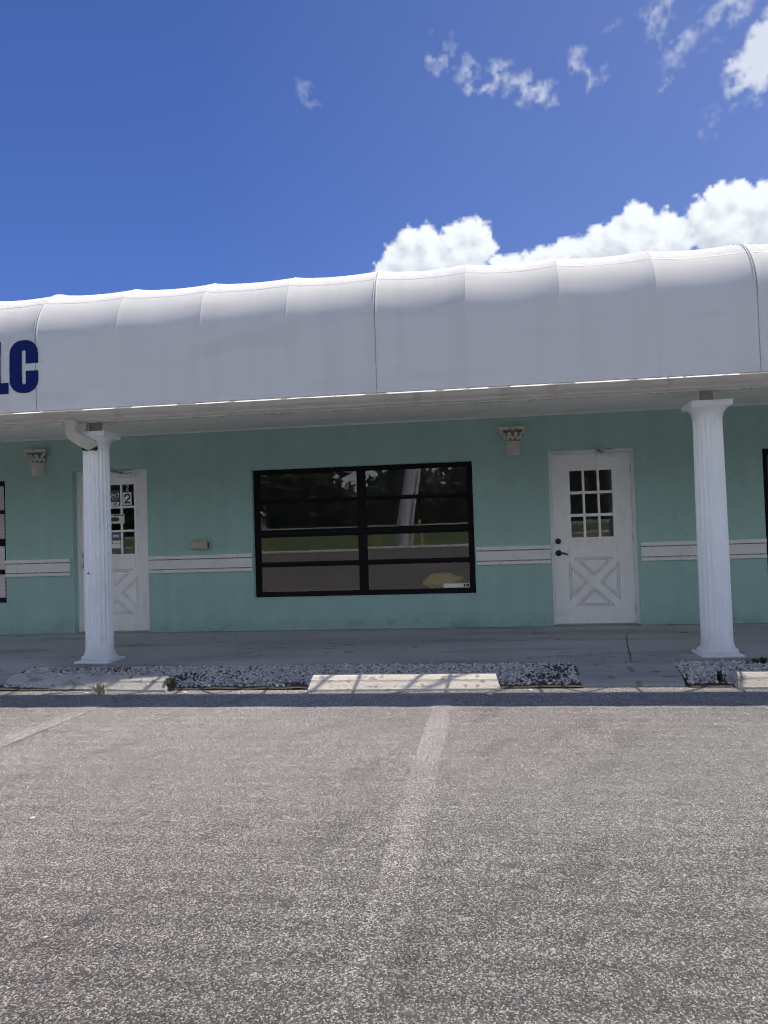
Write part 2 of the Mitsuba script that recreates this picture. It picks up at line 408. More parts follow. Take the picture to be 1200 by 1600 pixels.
add('far_path', bx(-75, 75, -47, -45.2, 1.5, 2.02, .03), 'kerb_concrete', kind='structure', label='pale concrete path along the far side of the grass')

# sidewalk with its crack cut through
crack = LineString([(1.80, 9.32), (1.74, 9.2), (1.60, 8.9), (1.62, 8.75), (1.50, 8.55), (1.42, 8.2), (1.39, 7.95), (1.33, 7.6), (1.28, 7.2), (1.21, 6.80)])
cpts = []
for i in range(60):
    q = crack.interpolate(i / 59, normalized=True)
    cpts.append((q.x + rng.normal(0, 0.009), q.y + rng.normal(0, 0.006)))
crack2 = LineString([(1.60, 8.9), (1.50, 8.82), (1.42, 8.80)])
sw = sbox(-13, 6.86, 10, 9.34).difference(LineString(cpts).buffer(0.0065)).difference(crack2.buffer(0.005))
for xj in (-5.9, 4.4):
    sw = sw.difference(sbox(xj, 6.0, xj + 0.005, 9.0))
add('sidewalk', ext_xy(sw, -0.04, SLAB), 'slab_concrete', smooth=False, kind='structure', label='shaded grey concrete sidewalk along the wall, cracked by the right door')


def ramp(xa, xb, xc, xd):
    V = np.array([(xa, 6.858, -.05), (xb, 6.858, -.05), (xc, 6.31, -.05), (xd, 6.31, -.05), (xa, 6.858, .118), (xb, 6.858, .118), (xc, 6.31, .026), (xd, 6.31, .026)])
    return trimesh.convex.convex_hull(V)


add('walkway', ramp(0.72, 1.585, 1.53, 0.735), 'slab_concrete', smooth=False, kind='structure', label='sloped concrete walkway pad in front of the right door')
add('walkway', ramp(-5.2, -4.25, -4.30, -5.2), 'slab_concrete', smooth=False, kind='structure', label='sloped concrete walkway pad at the far left')
add('soil', sheet(-12, 10, 6.27, 6.9, lambda x, y: 0.010 + 0.085 * np.clip((y - 6.27) / 0.4, 0, 1) + 0.014 * (meshkit.noise(np.stack([x * 7, y * 7, 0 * x], -1)) - 0.5) - 0.2 * (((x > 0.76) & (x < 1.55)) | ((x > -5.2) & (x < -4.30))), 600, 24),
    'soil', smooth=True, kind='structure', label='dark soil under the white gravel beds')


def rocks(regions, dens, smin, smax, seed, avoid=()):
    r = np.random.default_rng(seed)
    ico = trimesh.creation.icosphere(subdivisions=0)
    V, F, C = [], [], []
    at = 0
    for (x0, x1, y0, y1) in regions:
        n = int(dens * (x1 - x0) * (y1 - y0))
        for _ in range(n):
            x, y = r.uniform(x0, x1), r.uniform(y0, y1)
            if any((x - a) ** 2 + (y - b) ** 2 < c * c and r.random() < 0.85 for a, b, c in avoid):
                continue
            bare = meshkit.noise(np.array([[x * 2.3, y * 4.0, 3.0]]))[0]
            if bare > 0.85 and r.random() < 0.8:
                continue
            edge = min(y - y0, 0.10) / 0.10
            if r.random() > 0.35 + 0.65 * edge:
                continue
            s = smin + (smax - smin) * r.random() ** 1.6
            sc = s * np.array([r.uniform(.8, 1.3), r.uniform(.75, 1.1), r.uniform(.5, .85)])
            v = ico.vertices * (1 + 0.30 * (r.random((len(ico.vertices), 1)) - 0.5))
            a, b = r.uniform(0, 6.28), r.uniform(-.5, .5)
            R = trimesh.transformations.euler_matrix(b, r.uniform(-.5, .5), a)[:3, :3]
            v = (v * sc) @ R.T
            zs = 0.010 + 0.085 * np.clip((y - 6.27) / 0.4, 0, 1)
            V.append(v + [x, y, zs + sc[2] * r.uniform(0.2, 1.5)])
            F.append(ico.faces + at)
            at += len(v)
            w = r.choice([r.uniform(.42, .64), r.uniform(.24, .42), r.uniform(.06, .2)], p=[.70, .24, .06])
            tint = np.array([1.0, r.uniform(.96, 1.0), r.uniform(.88, 1.0)])
            C.append(np.broadcast_to(w * tint, v.shape))
    return (np.vstack(V), np.vstack(F)), np.vstack(C)


colx = (-3.73, 2.0)
for regs, lab, sd in (([(-4.25, 0.727, 6.31, 6.855)], 'bed of white crushed gravel between the wheel stops and the sidewalk', 1),
                      ([(1.555, 5.5, 6.31, 6.855)], 'bed of white crushed gravel round the foot of the right column', 2),
                      ([(-7.5, -5.21, 6.31, 6.855)], 'bed of white crushed gravel past the far left walkway', 3)):
    g, c = rocks(regs, 7600, 0.006, 0.0150, sd, avoid=[(-3.4, 6.78, .16), (-3.73, 6.8, .12), (0.62, 6.7, .15), (2.35, 6.75, .10), (-1.6, 6.3, .1)])
    add('gravel', g, 'stone', color=c, kind='stuff', label=lab, category='gravel')

# loose stones on the asphalt
for i, (x, y, s, lab) in enumerate((
        (0.006, 6.05, .018, 'loose white stone in the dark shadow band just right of the middle wheel stop corner'),
        (-2.016, 3.20, .0095, 'flat white stone lying on the asphalt at the far left'),
        (-0.198, 3.12, .006, 'small pale stone on the asphalt right of the middle line, the lower of two'),
        (-0.245, 3.24, .006, 'small pale stone on the asphalt on the middle line, the upper of two'),
        (-3.36, 6.13, .02, 'white stone lying left of the weed before the left wheel stop'),
        (-3.05, 6.12, .016, 'white stone lying right of the weed before the left wheel stop'),
        (-2.50, 6.16, .015, 'white stone lying on the sunlit strip past the left wheel stop'),
        (0.33, 6.2, .013, 'pale stone on the sunlit strip right of the middle wheel stop'),
        (1.45, 2.85, .005, 'pale stone on the asphalt at the far right'),
        (-1.35, 2.2, .005, 'pale stone on the asphalt at the bottom left'))):
    m = trimesh.creation.icosphere(subdivisions=2)
    m.vertices *= (1 + 0.25 * (meshkit.noise(m.vertices * 2.1 + i * 7) - 0.5))[:, None] * np.array([1.3, .9, .55]) * s
    m.apply_transform(trimesh.transformations.rotation_matrix(i * 1.1, (0, 0, 1)))
    m.apply_translation((x, y, float(lot_z(y)) + s * .35))
    add('pebble', m, 'stone', color=np.full((len(m.vertices), 3), 0.62), label=lab, category='pebble', group='loose stones on the asphalt')

# ------------------------------------------------------------------ building
SF = thing('storefront', 'low seafoam green stucco shop building with two white doors and a black window', 'building')
DX = -6.03
WX0, WX1, WZ0, WZ1 = -2.848, -0.107, 0.525, 2.13
WINS = [(WX0, WX1), (-8.91, -6.17), (3.215, 5.956)]
face = sbox(-13, 0.0, 10, 2.75)
for a, b in WINS:
    face = face.difference(sbox(a, WZ0, b, WZ1))
for d in (0, DX):
    face = face.difference(sbox(0.795 + d, -.1, 1.805 + d, 2.215))
add(SF + '__wall', ext_xz(face, WALL, WALL + .2), 'stucco', smooth=False)
add(SF + '__side_wall', bx(-13.0, -12.8, WALL + .2, 16, 0, 2.75), 'stucco', smooth=False)
add(SF + '__side_wall', bx(9.8, 10, WALL + .2, 16, 0, 2.75), 'stucco', smooth=False)
add(SF + '__back_wall', bx(-13, 10, 16, 16.2, 0, 2.75), 'stucco', smooth=False)
add(SF + '__interior_wall', bx(-12.7, 9.7, 14.0, 14.1, 0.1, 2.7), 'room_wall', smooth=False)
add(SF + '__floor', bx(-12.79, 9.79, WALL + .201, 15.99, 0.0, SLAB - .005), 'room_floor', smooth=False)
add(SF + '__ceiling', bx(-12.79, 9.79, WALL + .201, 15.99, 2.60, 2.70), 'room_wall', smooth=False)
add(SF + '__roof', ext_yz(Polygon([(6.93, 2.530), (12.0, 4.05), (16.6, 3.1), (16.6, 3.15), (12.0, 4.10), (6.925, 2.540)]), -13.4, 10.4), 'shingle', smooth=False)
add(SF + '__soffit', ext_yz(Polygon([(6.955, 2.452), (9.298, 2.655), (9.298, 2.68), (6.955, 2.477)]), -13.2, 10.2), 'soffit_vinyl', smooth=False)
add(SF + '__soffit_trim', ext_yz(Polygon([(9.265, 2.632), (9.297, 2.632), (9.297, 2.653), (9.262, 2.6505)]), -13, 10), 'trim_paint', smooth=False)
x = -8.0
while x < 6.5:
    w = rng.uniform(.10, .48)
    add(SF + '__drip_edge', ext_yz(Polygon([(6.921, 2.536), (7.16, 2.618), (7.16, 2.626), (6.918, 2.543)]), x, x + w), 'drip_white', smooth=False)
    x += w + rng.choice([.02, .07, .2, .45], p=[.25, .25, .28, .22])
slots = []
x = -8.0
while x < 6.5:
    w = rng.uniform(.05, .16)
    if rng.random() < .72:
        slots.append(bx(x, x + w, 7.13, 7.142, 2.460, 2.4685))
    x += w + rng.uniform(.012, .05)
add(SF + '__soffit_vent', cat(slots), 'dark_gap', smooth=False, kind='stuff')
add(SF + '__soffit_trim', ext_yz(Polygon([(7.00, 2.449), (7.12, 2.4590), (7.12, 2.4645), (7.00, 2.4545)]), -13, 10), 'soffit_vinyl', smooth=False)
add(SF + '__fascia', bx(-13.2, 10.2, 6.925, 6.952, 2.434, 2.528), 'soffit_vinyl', smooth=False)

band = Polygon([(9.3005, .873), (9.268, .873), (9.265, .876), (9.265, .911), (9.297, .912), (9.297, .9235), (9.274, .9245), (9.274, 1.0345), (9.297, 1.0355), (9.297, 1.0470), (9.259, 1.048), (9.259, 1.087), (9.262, 1.09), (9.3005, 1.09)])
for a, b in ((-12.5, -8.925), (-6.165, -5.275), (-4.215, -2.86), (-0.092, 0.783), (1.822, 3.205), (5.97, 9.5)):
    add(SF + '__wall_band', ext_yz(band, a, b), 'trim_paint', smooth=20)
    for z in (.9125, 1.036):
        add(SF + '__band_groove_shade', bx(a, b, 9.2885, 9.2965, z, z + .0105), 'groove_dark', smooth=False)  # dark strip laid in each groove, its dirt and shade in the colour


def window(x0, x1, papers=False):
    k = SF + '__window'
    i = 0
    while k + '__frame' in scene:
        i += 1
        k = SF + f'__window_{i:03d}'
    y0 = WALL + .075
    rows = [(1.741, 2.082), (1.361, 1.715), (0.957, 1.290), (0.587, 0.919)]
    cm = (x0 + x1) / 2
    cols = [(x0 + .062, cm - .044), (cm + .044, x1 - .03 - .03)]
    fr = sbox(x0, WZ0, x1, WZ1)
    for a, b in cols:
        for c, d in rows:
            fr = fr.difference(sbox(a, c, b, d))
    add(k + '__frame', ext_xz(fr, y0, y0 + .05), 'black_frame', smooth=False)
    for a, b in cols:
        for j, (c, d) in enumerate(rows):
            sash = sbox(a, c, b, d).difference(sbox(a + .012, c + .012, b - .012, d - .012))
            add(k + '__sash', ext_xz(sash, y0 + .012, y0 + .04), 'black_frame', smooth=False)
            t = rng.normal(0, 0.0014, 2)
            q = np.array([(a + .011, c + .011), (b - .011, c + .011), (b - .011, d - .011), (a + .011, d - .011)])
            yy = y0 + .022 + (q[:, 0] - (a + b) / 2) * t[0] + (q[:, 1] - (c + d) / 2) * t[1]
            add(k + '__pane', (np.stack([q[:, 0], yy, q[:, 1]], -1), np.array([[0, 1, 2], [0, 2, 3]])), 'glass', smooth=False)
            if papers:
                add(k + '__paper', bx(a + .0135, b - .0135, y0 + .03, y0 + .034, c + .0135, d - .0135), 'blind_white', smooth=False)
    for z in (1.728, 0.938):
        add(k + '__rail', bx(x0 + .03, x1 - .03, y0 - .012, y0 + .001, z - .010, z + .010, .003), 'black_frame', smooth=False)
    add(k + '__rail', bx(x0 + .02, x1 - .02, y0 - .02, y0 + .001, 1.300, 1.352, .004), 'black_frame', smooth=False)
    add(k + '__sill', bx(x0 + .002, x1 - .002, WALL + .004, y0 - .001, WZ0 + .0005, WZ0 + .012, .003), 'stucco', smooth=False)
    if not papers:
        add(k + '__inner_ledge', bx(x0, x1, y0 + .07, y0 + .55, .50, .57), 'room_wall', smooth=False)
    return k


WK = window(*WINS[0])
WK2 = window(*WINS[1], papers=True)
labels[WK2] = {'label': 'window at the left edge with white sheets behind its panes'}
WK3 = window(*WINS[2])

# sticker strip in the corner of the middle window
ST = add(WK + '__sticker', bx(-.50, -.185, 9.385, 9.3875, .603, .655), 'sticker_white', smooth=False, label='white sticker strip in the lower right corner of the window')
for xx, w in ((-.255, .018), (-.232, .012), (-.216, .02), (-.2, .01)):
    add(WK + '__sticker_print', bx(xx, xx + w * .9, 9.3838, 9.3849, .612, .648), 'sticker_ink', smooth=False)
# crumpled yellow bag on the ledge inside
m = trimesh.creation.icosphere(subdivisions=4)
v = m.vertices.copy()
m.vertices = v * (1 + 0.55 * (meshkit.fbm(v * 2.4, 4, 5) - 0.5))[:, None] * np.array([.26, .11, .125])
m.vertices[:, 2] = np.maximum(m.vertices[:, 2], -.085)
m.apply_translation((-.50, 9.62, .570 + .085))
add('bag', m, 'bag_yellow', smooth=True, label='crumpled yellow bag lying behind the lower right pane of the middle window', category='bag')


# ------------------------------------------------------------------ doors
def tri_ring(pts, inset):
    p = Polygon(pts)
    return p.difference(p.buffer(-inset, join_style=2)), p.buffer(-inset, join_style=2)


def door(dx, lever_mat, cx, rz, go, P4):
    k = SF + '__door'
    if k + '__leaf' in scene:
        k = SF + '__door_001'
    X = lambda a: a + dx
    y0 = WALL + .120
    fr = sbox(X(.796), SLAB, X(1.804), 2.214).difference(sbox(X(.834), SLAB - .1, X(1.764), 2.178))
    add(k + '__frame', ext_xz(fr, y0 - .022, WALL + .19), 'door_paint', smooth=False)
    leaf = sbox(X(.838), SLAB + .012, X(1.76), 2.174).difference(sbox(X(go[0] + .024), go[2] + .018, X(go[1] - .028), go[3] - .022))
    body = leaf
    front = leaf
    for t in P4:
        front = front.difference(Polygon([(X(a), b) for a, b in t]))
    lp = sbox(X(1.015), .945, X(1.580), go[2] - .014)
    front = front.difference(lp.difference(lp.buffer(-.005, join_style=2)))
    add(k + '__leaf', cat([ext_xz(body, y0 + .0155, y0 + .045), ext_xz(front, y0, y0 + .015)]), 'door_paint', smooth=False)
    for t in P4:
        ring, inner = tri_ring([(X(a), b) for a, b in t], .024)
        ring = ring.difference(Polygon([(X(a), b) for a, b in t]).exterior.buffer(.0075))
        g2 = inner.buffer(-.0075, join_style=2)
        add(k + '__panel', cat([ext_xz(ring, y0 - .002, y0 + .0149), ext_xz(g2, y0 + .0015, y0 + .0148)]), 'door_paint', smooth=False)
        add(k + '__groove', ext_xz(Polygon([(X(a), b) for a, b in t]).buffer(-.001), y0 + .0142, y0 + .0151), 'groove_dirt_shade', smooth=False)
    ring = sbox(X(go[0]), go[2], X(go[1]), go[3]).difference(sbox(X(go[0] + .032), go[2] + .026, X(go[1] - .038), go[3] - .034))
    add(k + '__glazing_trim', ext_xz(ring, y0 - .012, y0 - .0005), 'door_paint', smooth=False)
    gr = sbox(X(go[0] + .030), go[2] + .024, X(go[1] - .036), go[3] - .032)
    for a, b in cx:
        for c, d in rz:
            gr = gr.difference(sbox(X(a), c, X(b), d))
    add(k + '__muntin', ext_xz(gr, y0 - .006, y0 + .012), 'door_paint', smooth=False)
    for a, b in cx:
        for c, d in rz:
            t = rng.normal(0, 0.0012, 2)
            q = np.array([(X(a) - .004, c - .004), (X(b) + .004, c - .004), (X(b) + .004, d + .004), (X(a) - .004, d + .004)])
            yy = y0 + .018 + (q[:, 0] - X((a + b) / 2)) * t[0] + (q[:, 1] - (c + d) / 2) * t[1]
            add(k + '__pane', (np.stack([q[:, 0], yy, q[:, 1]], -1), np.array([[0, 1, 2], [0, 2, 3]])), 'glass', smooth=False)

    def disc(cx_, cz, r, ya, yb):
        m = trimesh.creation.revolve(np.array([(0, 0), (r, 0), (r, .55 * (yb - ya)), (r * .86, .85 * (yb - ya)), (r * .5, yb - ya), (0, yb - ya)]), sections=28)
        m.apply_transform(np.array([[1, 0, 0, cx_], [0, 0, -1, yb], [0, 1, 0, cz], [0, 0, 0, 1.0]]))
        return m

    add(k + '__deadbolt', disc(X(.889), 1.128, .034, y0 - .022, y0 - .0003), lever_mat, smooth=40)
    lev = [(X(.889), y0 - .012, .988), (X(.889), y0 - .05, .988), (X(.905), y0 - .057, .988), (X(.945), y0 - .057, .983), (X(.972), y0 - .055, .976), (X(.988), y0 - .053, .966)]
    add(k + '__handle', cat([disc(X(.889), .988, .036, y0 - .016, y0 - .0003), tube(lev, [.014, .014, .012, .010, .010, .011], 12)]), lever_mat, smooth=40)
    add(k + '__latch', bx(X(.8355), X(.8378), y0 + .002, y0 + .03, .955, 1.02), 'hinge_steel', smooth=False)
    for z in (1.96, 1.13, .30):
        add(k + '__hinge', cat([tube([(X(1.763), y0 - .006, z - .055), (X(1.763), y0 - .006, z + .055)], .008, 10), bx(X(1.7605), X(1.7635), y0 - .004, y0 + .03, z - .05, z + .05)]), 'hinge_steel', smooth=40)
    add(k + '__door_closer', cat([bx(X(1.36), X(1.60), y0 - .062, y0 - .0006, 2.112, 2.150, .008), tube([(X(1.45), y0 - .035, 2.15), (X(1.45), y0 - .035, 2.166)], .014, 12)]), 'door_paint', smooth=False)
    add(k + '__closer_arm', cat([rect_tube([(X(1.45), y0 - .035, 2.17), (X(1.40), y0 - .10, 2.182), (X(1.34), y0 - .19, 2.196)], .013, .005, (.8, .5, 0)),
                                 rect_tube([(X(1.34), y0 - .19, 2.203), (X(1.44), y0 - .10, 2.206), (X(1.56), y0 - .024, 2.209)], .013, .005, (.5, -.8, 0))]), 'hinge_steel', smooth=False)
    add(k + '__threshold', bx(X(.834), X(1.764), y0 - .02, y0 + .06, SLAB - .01, SLAB + .011, .004), 'hinge_steel', smooth=False)
    return k


D1 = door(0.0, 'black_metal', [(1.049, 1.194), (1.221, 1.369), (1.395, 1.541)], [(1.719, 1.966), (1.450, 1.686), (1.168, 1.415)], (1.006, 1.590, 1.134, 2.014),
          [[(1.065, .925), (1.532, .925), (1.300, .697)], [(1.005, .864), (1.233, .637), (1.006, .407)], [(1.591, .864), (1.361, .634), (1.591, .407)], [(1.297, .568), (1.069, .348), (1.527, .348)]])
D2 = door(DX, 'hinge_steel', [(1.039, 1.199), (1.225, 1.387), (1.413, 1.575)], [(1.748, 2.026), (1.440, 1.720), (1.128, 1.412)], (1.000, 1.618, 1.092, 2.062),
          [[(1.07, .933), (1.54, .933), (1.305, .715)], [(1.006, .85), (1.237, .630), (1.006, .406)], [(1.604, .85), (1.373, .630), (1.604, .406)], [(1.305, .560), (1.075, .352), (1.535, .352)]])
labels[D1] = {'label': 'white half-glazed door at the right with black lever and crossbuck lower panel'}
labels[D2] = {'label': 'white half-glazed door at the left, partly behind the left column, with stickers on its glass'}
y0 = WALL + .120
add(D2 + '__mail_slot', bx(-4.85, -4.618, y0 - .008, y0 - .0006, .998, 1.056, .003), 'door_paint', smooth=False)


def sticker(x0, x1, z0, z1, m, dy=.0):
    return bx(x0, x1, y0 - .0075 - dy, y0 - .0068 - dy, z0, z1) if dy else bx(x0, x1, y0 + .0135, y0 + .0145, z0, z1)


ys = y0 + .0128
def text(s, h, x, z, y, bold=False, sx=1.0):
    m = meshkit.text_mesh(s, h, .0008, bold)
    m.apply_scale((sx, 1, 1))
    m.apply_transform(XZ)
    m.apply_translation((x, y, z))
    return m


s1 = add(D2 + '__sticker', bx(-4.80, -4.652, ys, ys + .001, 1.745, 1.96), 'sticker_teal', smooth=False, label='dark teal sign with the letters ed')
add(D2 + '__sticker_print', text('ed', .072, -4.782, 1.862, ys - .0002), 'sticker_white', smooth=False)
add(D2 + '__sticker_print', bx(-4.79, -4.69, ys - .001, ys - .0002, 1.838, 1.842), 'sticker_white', smooth=False)
add(D2 + '__sticker_print', bx(-4.79, -4.668, ys - .001, ys - .0002, 1.757, 1.806), 'sticker_white', smooth=False)
add(D2 + '__sticker_print', bx(-4.742, -4.70, ys - .002, ys - .0011, 1.768, 1.800), 'sticker_blue', smooth=False)
add(D2 + '__sticker', text('2', .078, -4.580, 1.946, ys, False, .85), 'sticker_white', smooth=False, label='small white numeral 2 on the top right pane')
add(D2 + '__sticker', bx(-4.628, -4.498, ys, ys + .001, 1.760, 1.926), 'sticker_white', smooth=False, label='white plate with a large navy 2')
add(D2 + '__sticker_print', text('2', .118, -4.612, 1.784, ys - .0002, True, 1.05), 'sticker_navy', smooth=False)
# bumper-style sticker over two panes, stuck on the muntin
add(D2 + '__sticker', bx(-4.80, -4.590, y0 - .0080, y0 - .0068, 1.525, 1.645), 'sticker_white', smooth=False, label='white rectangular sticker with a dark oval, across two panes')
ov = affinity.scale(Point(0, 0).buffer(1, 24), .062, .030)
add(D2 + '__sticker_print', ext_xz(affinity.translate(ov, -4.72, 1.578), y0 - .0092, y0 - .0082), 'sticker_ink', smooth=False)
pr = [bx(-4.79 + i * .0245, -4.79 + i * .0245 + w, y0 - .0092, y0 - .0082, 1.620, 1.638) for i, w in enumerate((.02, .014, .02, .018, .02, .013, .019, .016))]
add(D2 + '__sticker_print', cat(pr), 'sticker_ink', smooth=False)
add(D2 + '__sticker', bx(-4.80, -4.664, ys, ys + .001, 1.335, 1.395), 'sticker_blue', smooth=False, label='small blue sticker on a lower pane')
add(D2 + '__sticker_print', bx(-4.76, -4.69, ys - .0012, ys - .0003, 1.356, 1.374), 'sticker_white', smooth=False)
add(D2 + '__sticker', bx(-4.80, -4.658, ys, ys + .001, 1.205, 1.305), 'sticker_white', smooth=False, label='white paper notice at the foot of the glass')
add(D2 + '__sticker_print', bx(-4.79, -4.765, ys - .0012, ys - .0003, 1.262, 1.290), 'sticker_ink', smooth=False)
add(D2 + '__sticker_print', bx(-4.755, -4.67, ys - .0012, ys - .0003, 1.268, 1.272), 'sticker_ink', smooth=False)


# ------------------------------------------------------------------ columns
def column(cx, lab, notch=False):
    k = thing('column', lab, 'column', 'fluted columns along the sidewalk')
    cy = 7.08
    n, nf = 160, 20
    zs = np.linspace(0.26, 2.215, 40)
    V, F = [], []
    ang = np.arange(n) / n * 2 * np.pi
    for i, z in enumerate(zs):
        t = (z - .26) / 1.955
        r = 0.1325 - 0.0095 * t + .002 * math.sin(math.pi * t)
        fl = np.abs(np.sin(ang * nf / 2 + .4)) ** .55
        e = min(1, (z - .26) / .05, (2.215 - z) / .05)
        rr = r - .0125 * fl * max(e, 0)
        V.append(np.stack([cx + rr * np.cos(ang), cy + rr * np.sin(ang), 0 * ang + z], -1))
    i = np.arange(40 * n).reshape(40, n)
    a, b = i[:-1], i[1:]
    F = np.stack([a, np.roll(a, -1, 1), np.roll(b, -1, 1), b], -1).reshape(-1, 4)
    add(k + '__shaft', (np.vstack(V), F), 'column_paint', smooth=35)
    prof = [(.0, .150), (.168, .150), (.171, .156), (.171, .175), (.164, .181), (.152, .188), (.144, .198), (.141, .206), (.141, .214), (.136, .221), (.1335, .235), (.1325, .26), (0, .26)]
    bs = trimesh.creation.revolve(np.array(prof), sections=64)
    bs.apply_translation((cx, cy, 0))
    add(k + '__base', bs, 'column_paint', smooth=35)
    add(k + '__plinth', trimesh.convex.convex_hull(np.array([(cx + sx * w, cy + sy * w, z) for sx in (-1, 1) for sy in (-1, 1) for w, z in ((.175, SLAB - .03), (.175, .140), (.168, .149))])), 'column_paint', smooth=False)
    prof = [(0, 2.215), (.127, 2.215), (.130, 2.222), (.131, 2.238), (.134, 2.242), (.134, 2.252), (.138, 2.256), (.150, 2.270), (.160, 2.283), (.163, 2.293), (0, 2.293)]
    cp = trimesh.creation.revolve(np.array(prof), sections=64)
    cp.apply_translation((cx, cy, 0))
    add(k + '__capital', cp, 'column_paint', smooth=35)
    add(k + '__abacus', bx(cx - .172, cx + .172, cy - .172, cy + .172, 2.2935, 2.345, .004), 'column_paint', smooth=False)
    add(k + '__post_bracket', cat([bx(cx - .045, cx + .045, cy - .05, cy + .05, 2.345, 2.47, .004), tube([(cx - .05, cy - .08, 2.346), (cx - .05, cy - .06, 2.47)], .012, 10)]), 'frame_steel', smooth=False)
    return k


C1 = column(-3.73, 'white fluted column at the left with a gutter elbow let into its top')
C2 = column(2.00, 'white fluted column right of the right door, gravel at its foot')
# the dark hole the elbow goes into
hole = sbox(-3.80, 2.165, -3.66, 2.262).buffer(-.015).buffer(.015)
add(C1 + '__drain_hole', ext_xz(hole, 6.938, 7.0), 'dark_gap', smooth=False)
add(C1 + '__bolt', tube([(-3.765, 6.942, .985), (-3.765, 6.96, .985)], .007, 10), 'dark_gap', smooth=False)

# ------------------------------------------------------------------ gutter and its elbow
GK = thing('rain_gutter', 'long pale grey rain gutter under the white awning', 'gutter')
gp = LineString([(7.122, 2.562), (7.122, 2.476), (7.055, 2.476), (7.047, 2.484), (7.044, 2.500), (7.022, 2.508), (7.008, 2.522), (7.002, 2.542), (7.002, 2.5620), (7.016, 2.5640), (7.016, 2.5560)]).buffer(.0022, cap_style=2, join_style=2)
gp = affinity.translate(gp, -.2, -.036)
for a, b in ((-13, -9.2), (-9.198, -3.1), (-3.098, 3.0), (3.002, 10)):
    add(GK + '__trough', ext_yz(gp, a, b), 'gutter_paint', smooth=20)
for xx in np.arange(-8.6, 6, .7487):
    add(GK + '__hanger', bx(xx - .012, xx + .012, 6.804, 6.921, 2.5145, 2.518), 'frame_steel', smooth=False)
EX, EY = -3.845, 6.852
ep = [(EX, EY, 2.441), (EX, EY - .002, 2.41), (EX, EY - .004, 2.375)]
EB = []
for t in np.linspace(0.1, 1, 9):
    a = t * math.radians(64)
    EB.append((EX + .085 * (1 - math.cos(a)), EY - .004 + .022 * (1 - math.cos(a)), 2.355 - .085 * math.sin(a)))
ep += EB + [(EX + .085, EY + .030, 2.252), (EX + .120, EY + .062, 2.228), (EX + .150, EY + .115, 2.212)]
SIDE = (0.96, 0.0, 0.45)
add(GK + '__downspout', rect_tube(ep, .054, .040, SIDE), 'gutter_paint', smooth=False, label='short rectangular downspout elbow running into the left column')
for q in range(1, 8):
    p0, p1 = np.array(EB[q - 1]), np.array(EB[q])
    add(GK + '__elbow_crimp', rect_tube([p0 + (p1 - p0) * .2, p0 + (p1 - p0) * .6], .0565, .0425, SIDE), 'gutter_paint', smooth=False)

# ------------------------------------------------------------------ awning
AK = thing('awning', 'long white vinyl awning with rounded top and navy letters at its left end', 'awning')
YA, ZB, Z1, AA, BB = 6.22, 2.432, 3.055, 0.62, 0.560
L1 = Z1 - ZB
LA = 0.927
PITCH, X00 = 0.7487, -0.8255


def awn(x, s, off=0.0):
    """A point of the awning: x along it, s the length along its profile from the bottom edge."""
    x, s = np.asarray(x, float), np.asarray(s, float)
    t = np.clip((s - L1) / LA, 0, 1.05) * (math.pi / 2)
    y = np.where(s < L1, YA, YA + AA - AA * np.cos(t))
    z = np.where(s < L1, ZB + s, Z1 + BB * np.sin(t))
    ny, nz = -np.cos(t) / AA, np.sin(t) / BB
    ln = np.hypot(ny, nz)
    ny, nz = ny / ln, nz / ln
    u = (x - X00) / PITCH
    k = np.floor(u)
    u = u - k
    h = meshkit.noise(np.stack([k, 0 * k + 5, 0 * k], -1))
    u2 = u ** (0.85 + .2 * h)
    arc = np.clip((s - L1 * .55) / (LA * .55), 0, 1)
    arc = arc * arc * (3 - 2 * arc)
    end = np.clip((L1 + LA * 1.05 - s) / (.12), 0, 1)
    sag = (0.003 + (0.015 + .009 * h) * arc * (.2 + .8 * end)) * 4 * u2 * (1 - u2)
    wav = .004 * (meshkit.fbm(np.stack([x * 1.1, s * 1.6, 0 * x], -1), 3, 9) - .5) * np.clip(s / .1, 0, 1)
    d = off - sag + wav
    return np.stack([x, y + ny * d, z + nz * d], -1)


SMAX = L1 + LA
for k in range(-9, 9):
    xa, xb = X00 + PITCH * k, X00 + PITCH * (k + 1)
    g = .002
    nx, ns = 26, 64
    P, F = grid(nx, ns, lambda u, v: awn(xa + g + (xb - xa - 2 * g) * u, SMAX * v))
    P2, _ = grid(nx, ns, lambda u, v: awn(xa + g + (xb - xa - 2 * g) * u, SMAX * v, -.004))
    i = np.arange(nx * ns).reshape(nx, ns)
    ring = np.concatenate([i[:, 0], i[-1, 1:], i[-2::-1, -1], i[0, -2:0:-1]])
    r2 = np.roll(ring, -1)
    N = nx * ns
    side = np.vstack([np.stack([ring, ring + N, r2 + N], -1), np.stack([ring, r2 + N, r2], -1)])
    add(AK + '__fabric_panel', trimesh.Trimesh(np.vstack([P, P2]), np.vstack([F, F[:, ::-1] + N, side]), process=False), 'awning_vinyl', smooth=50)
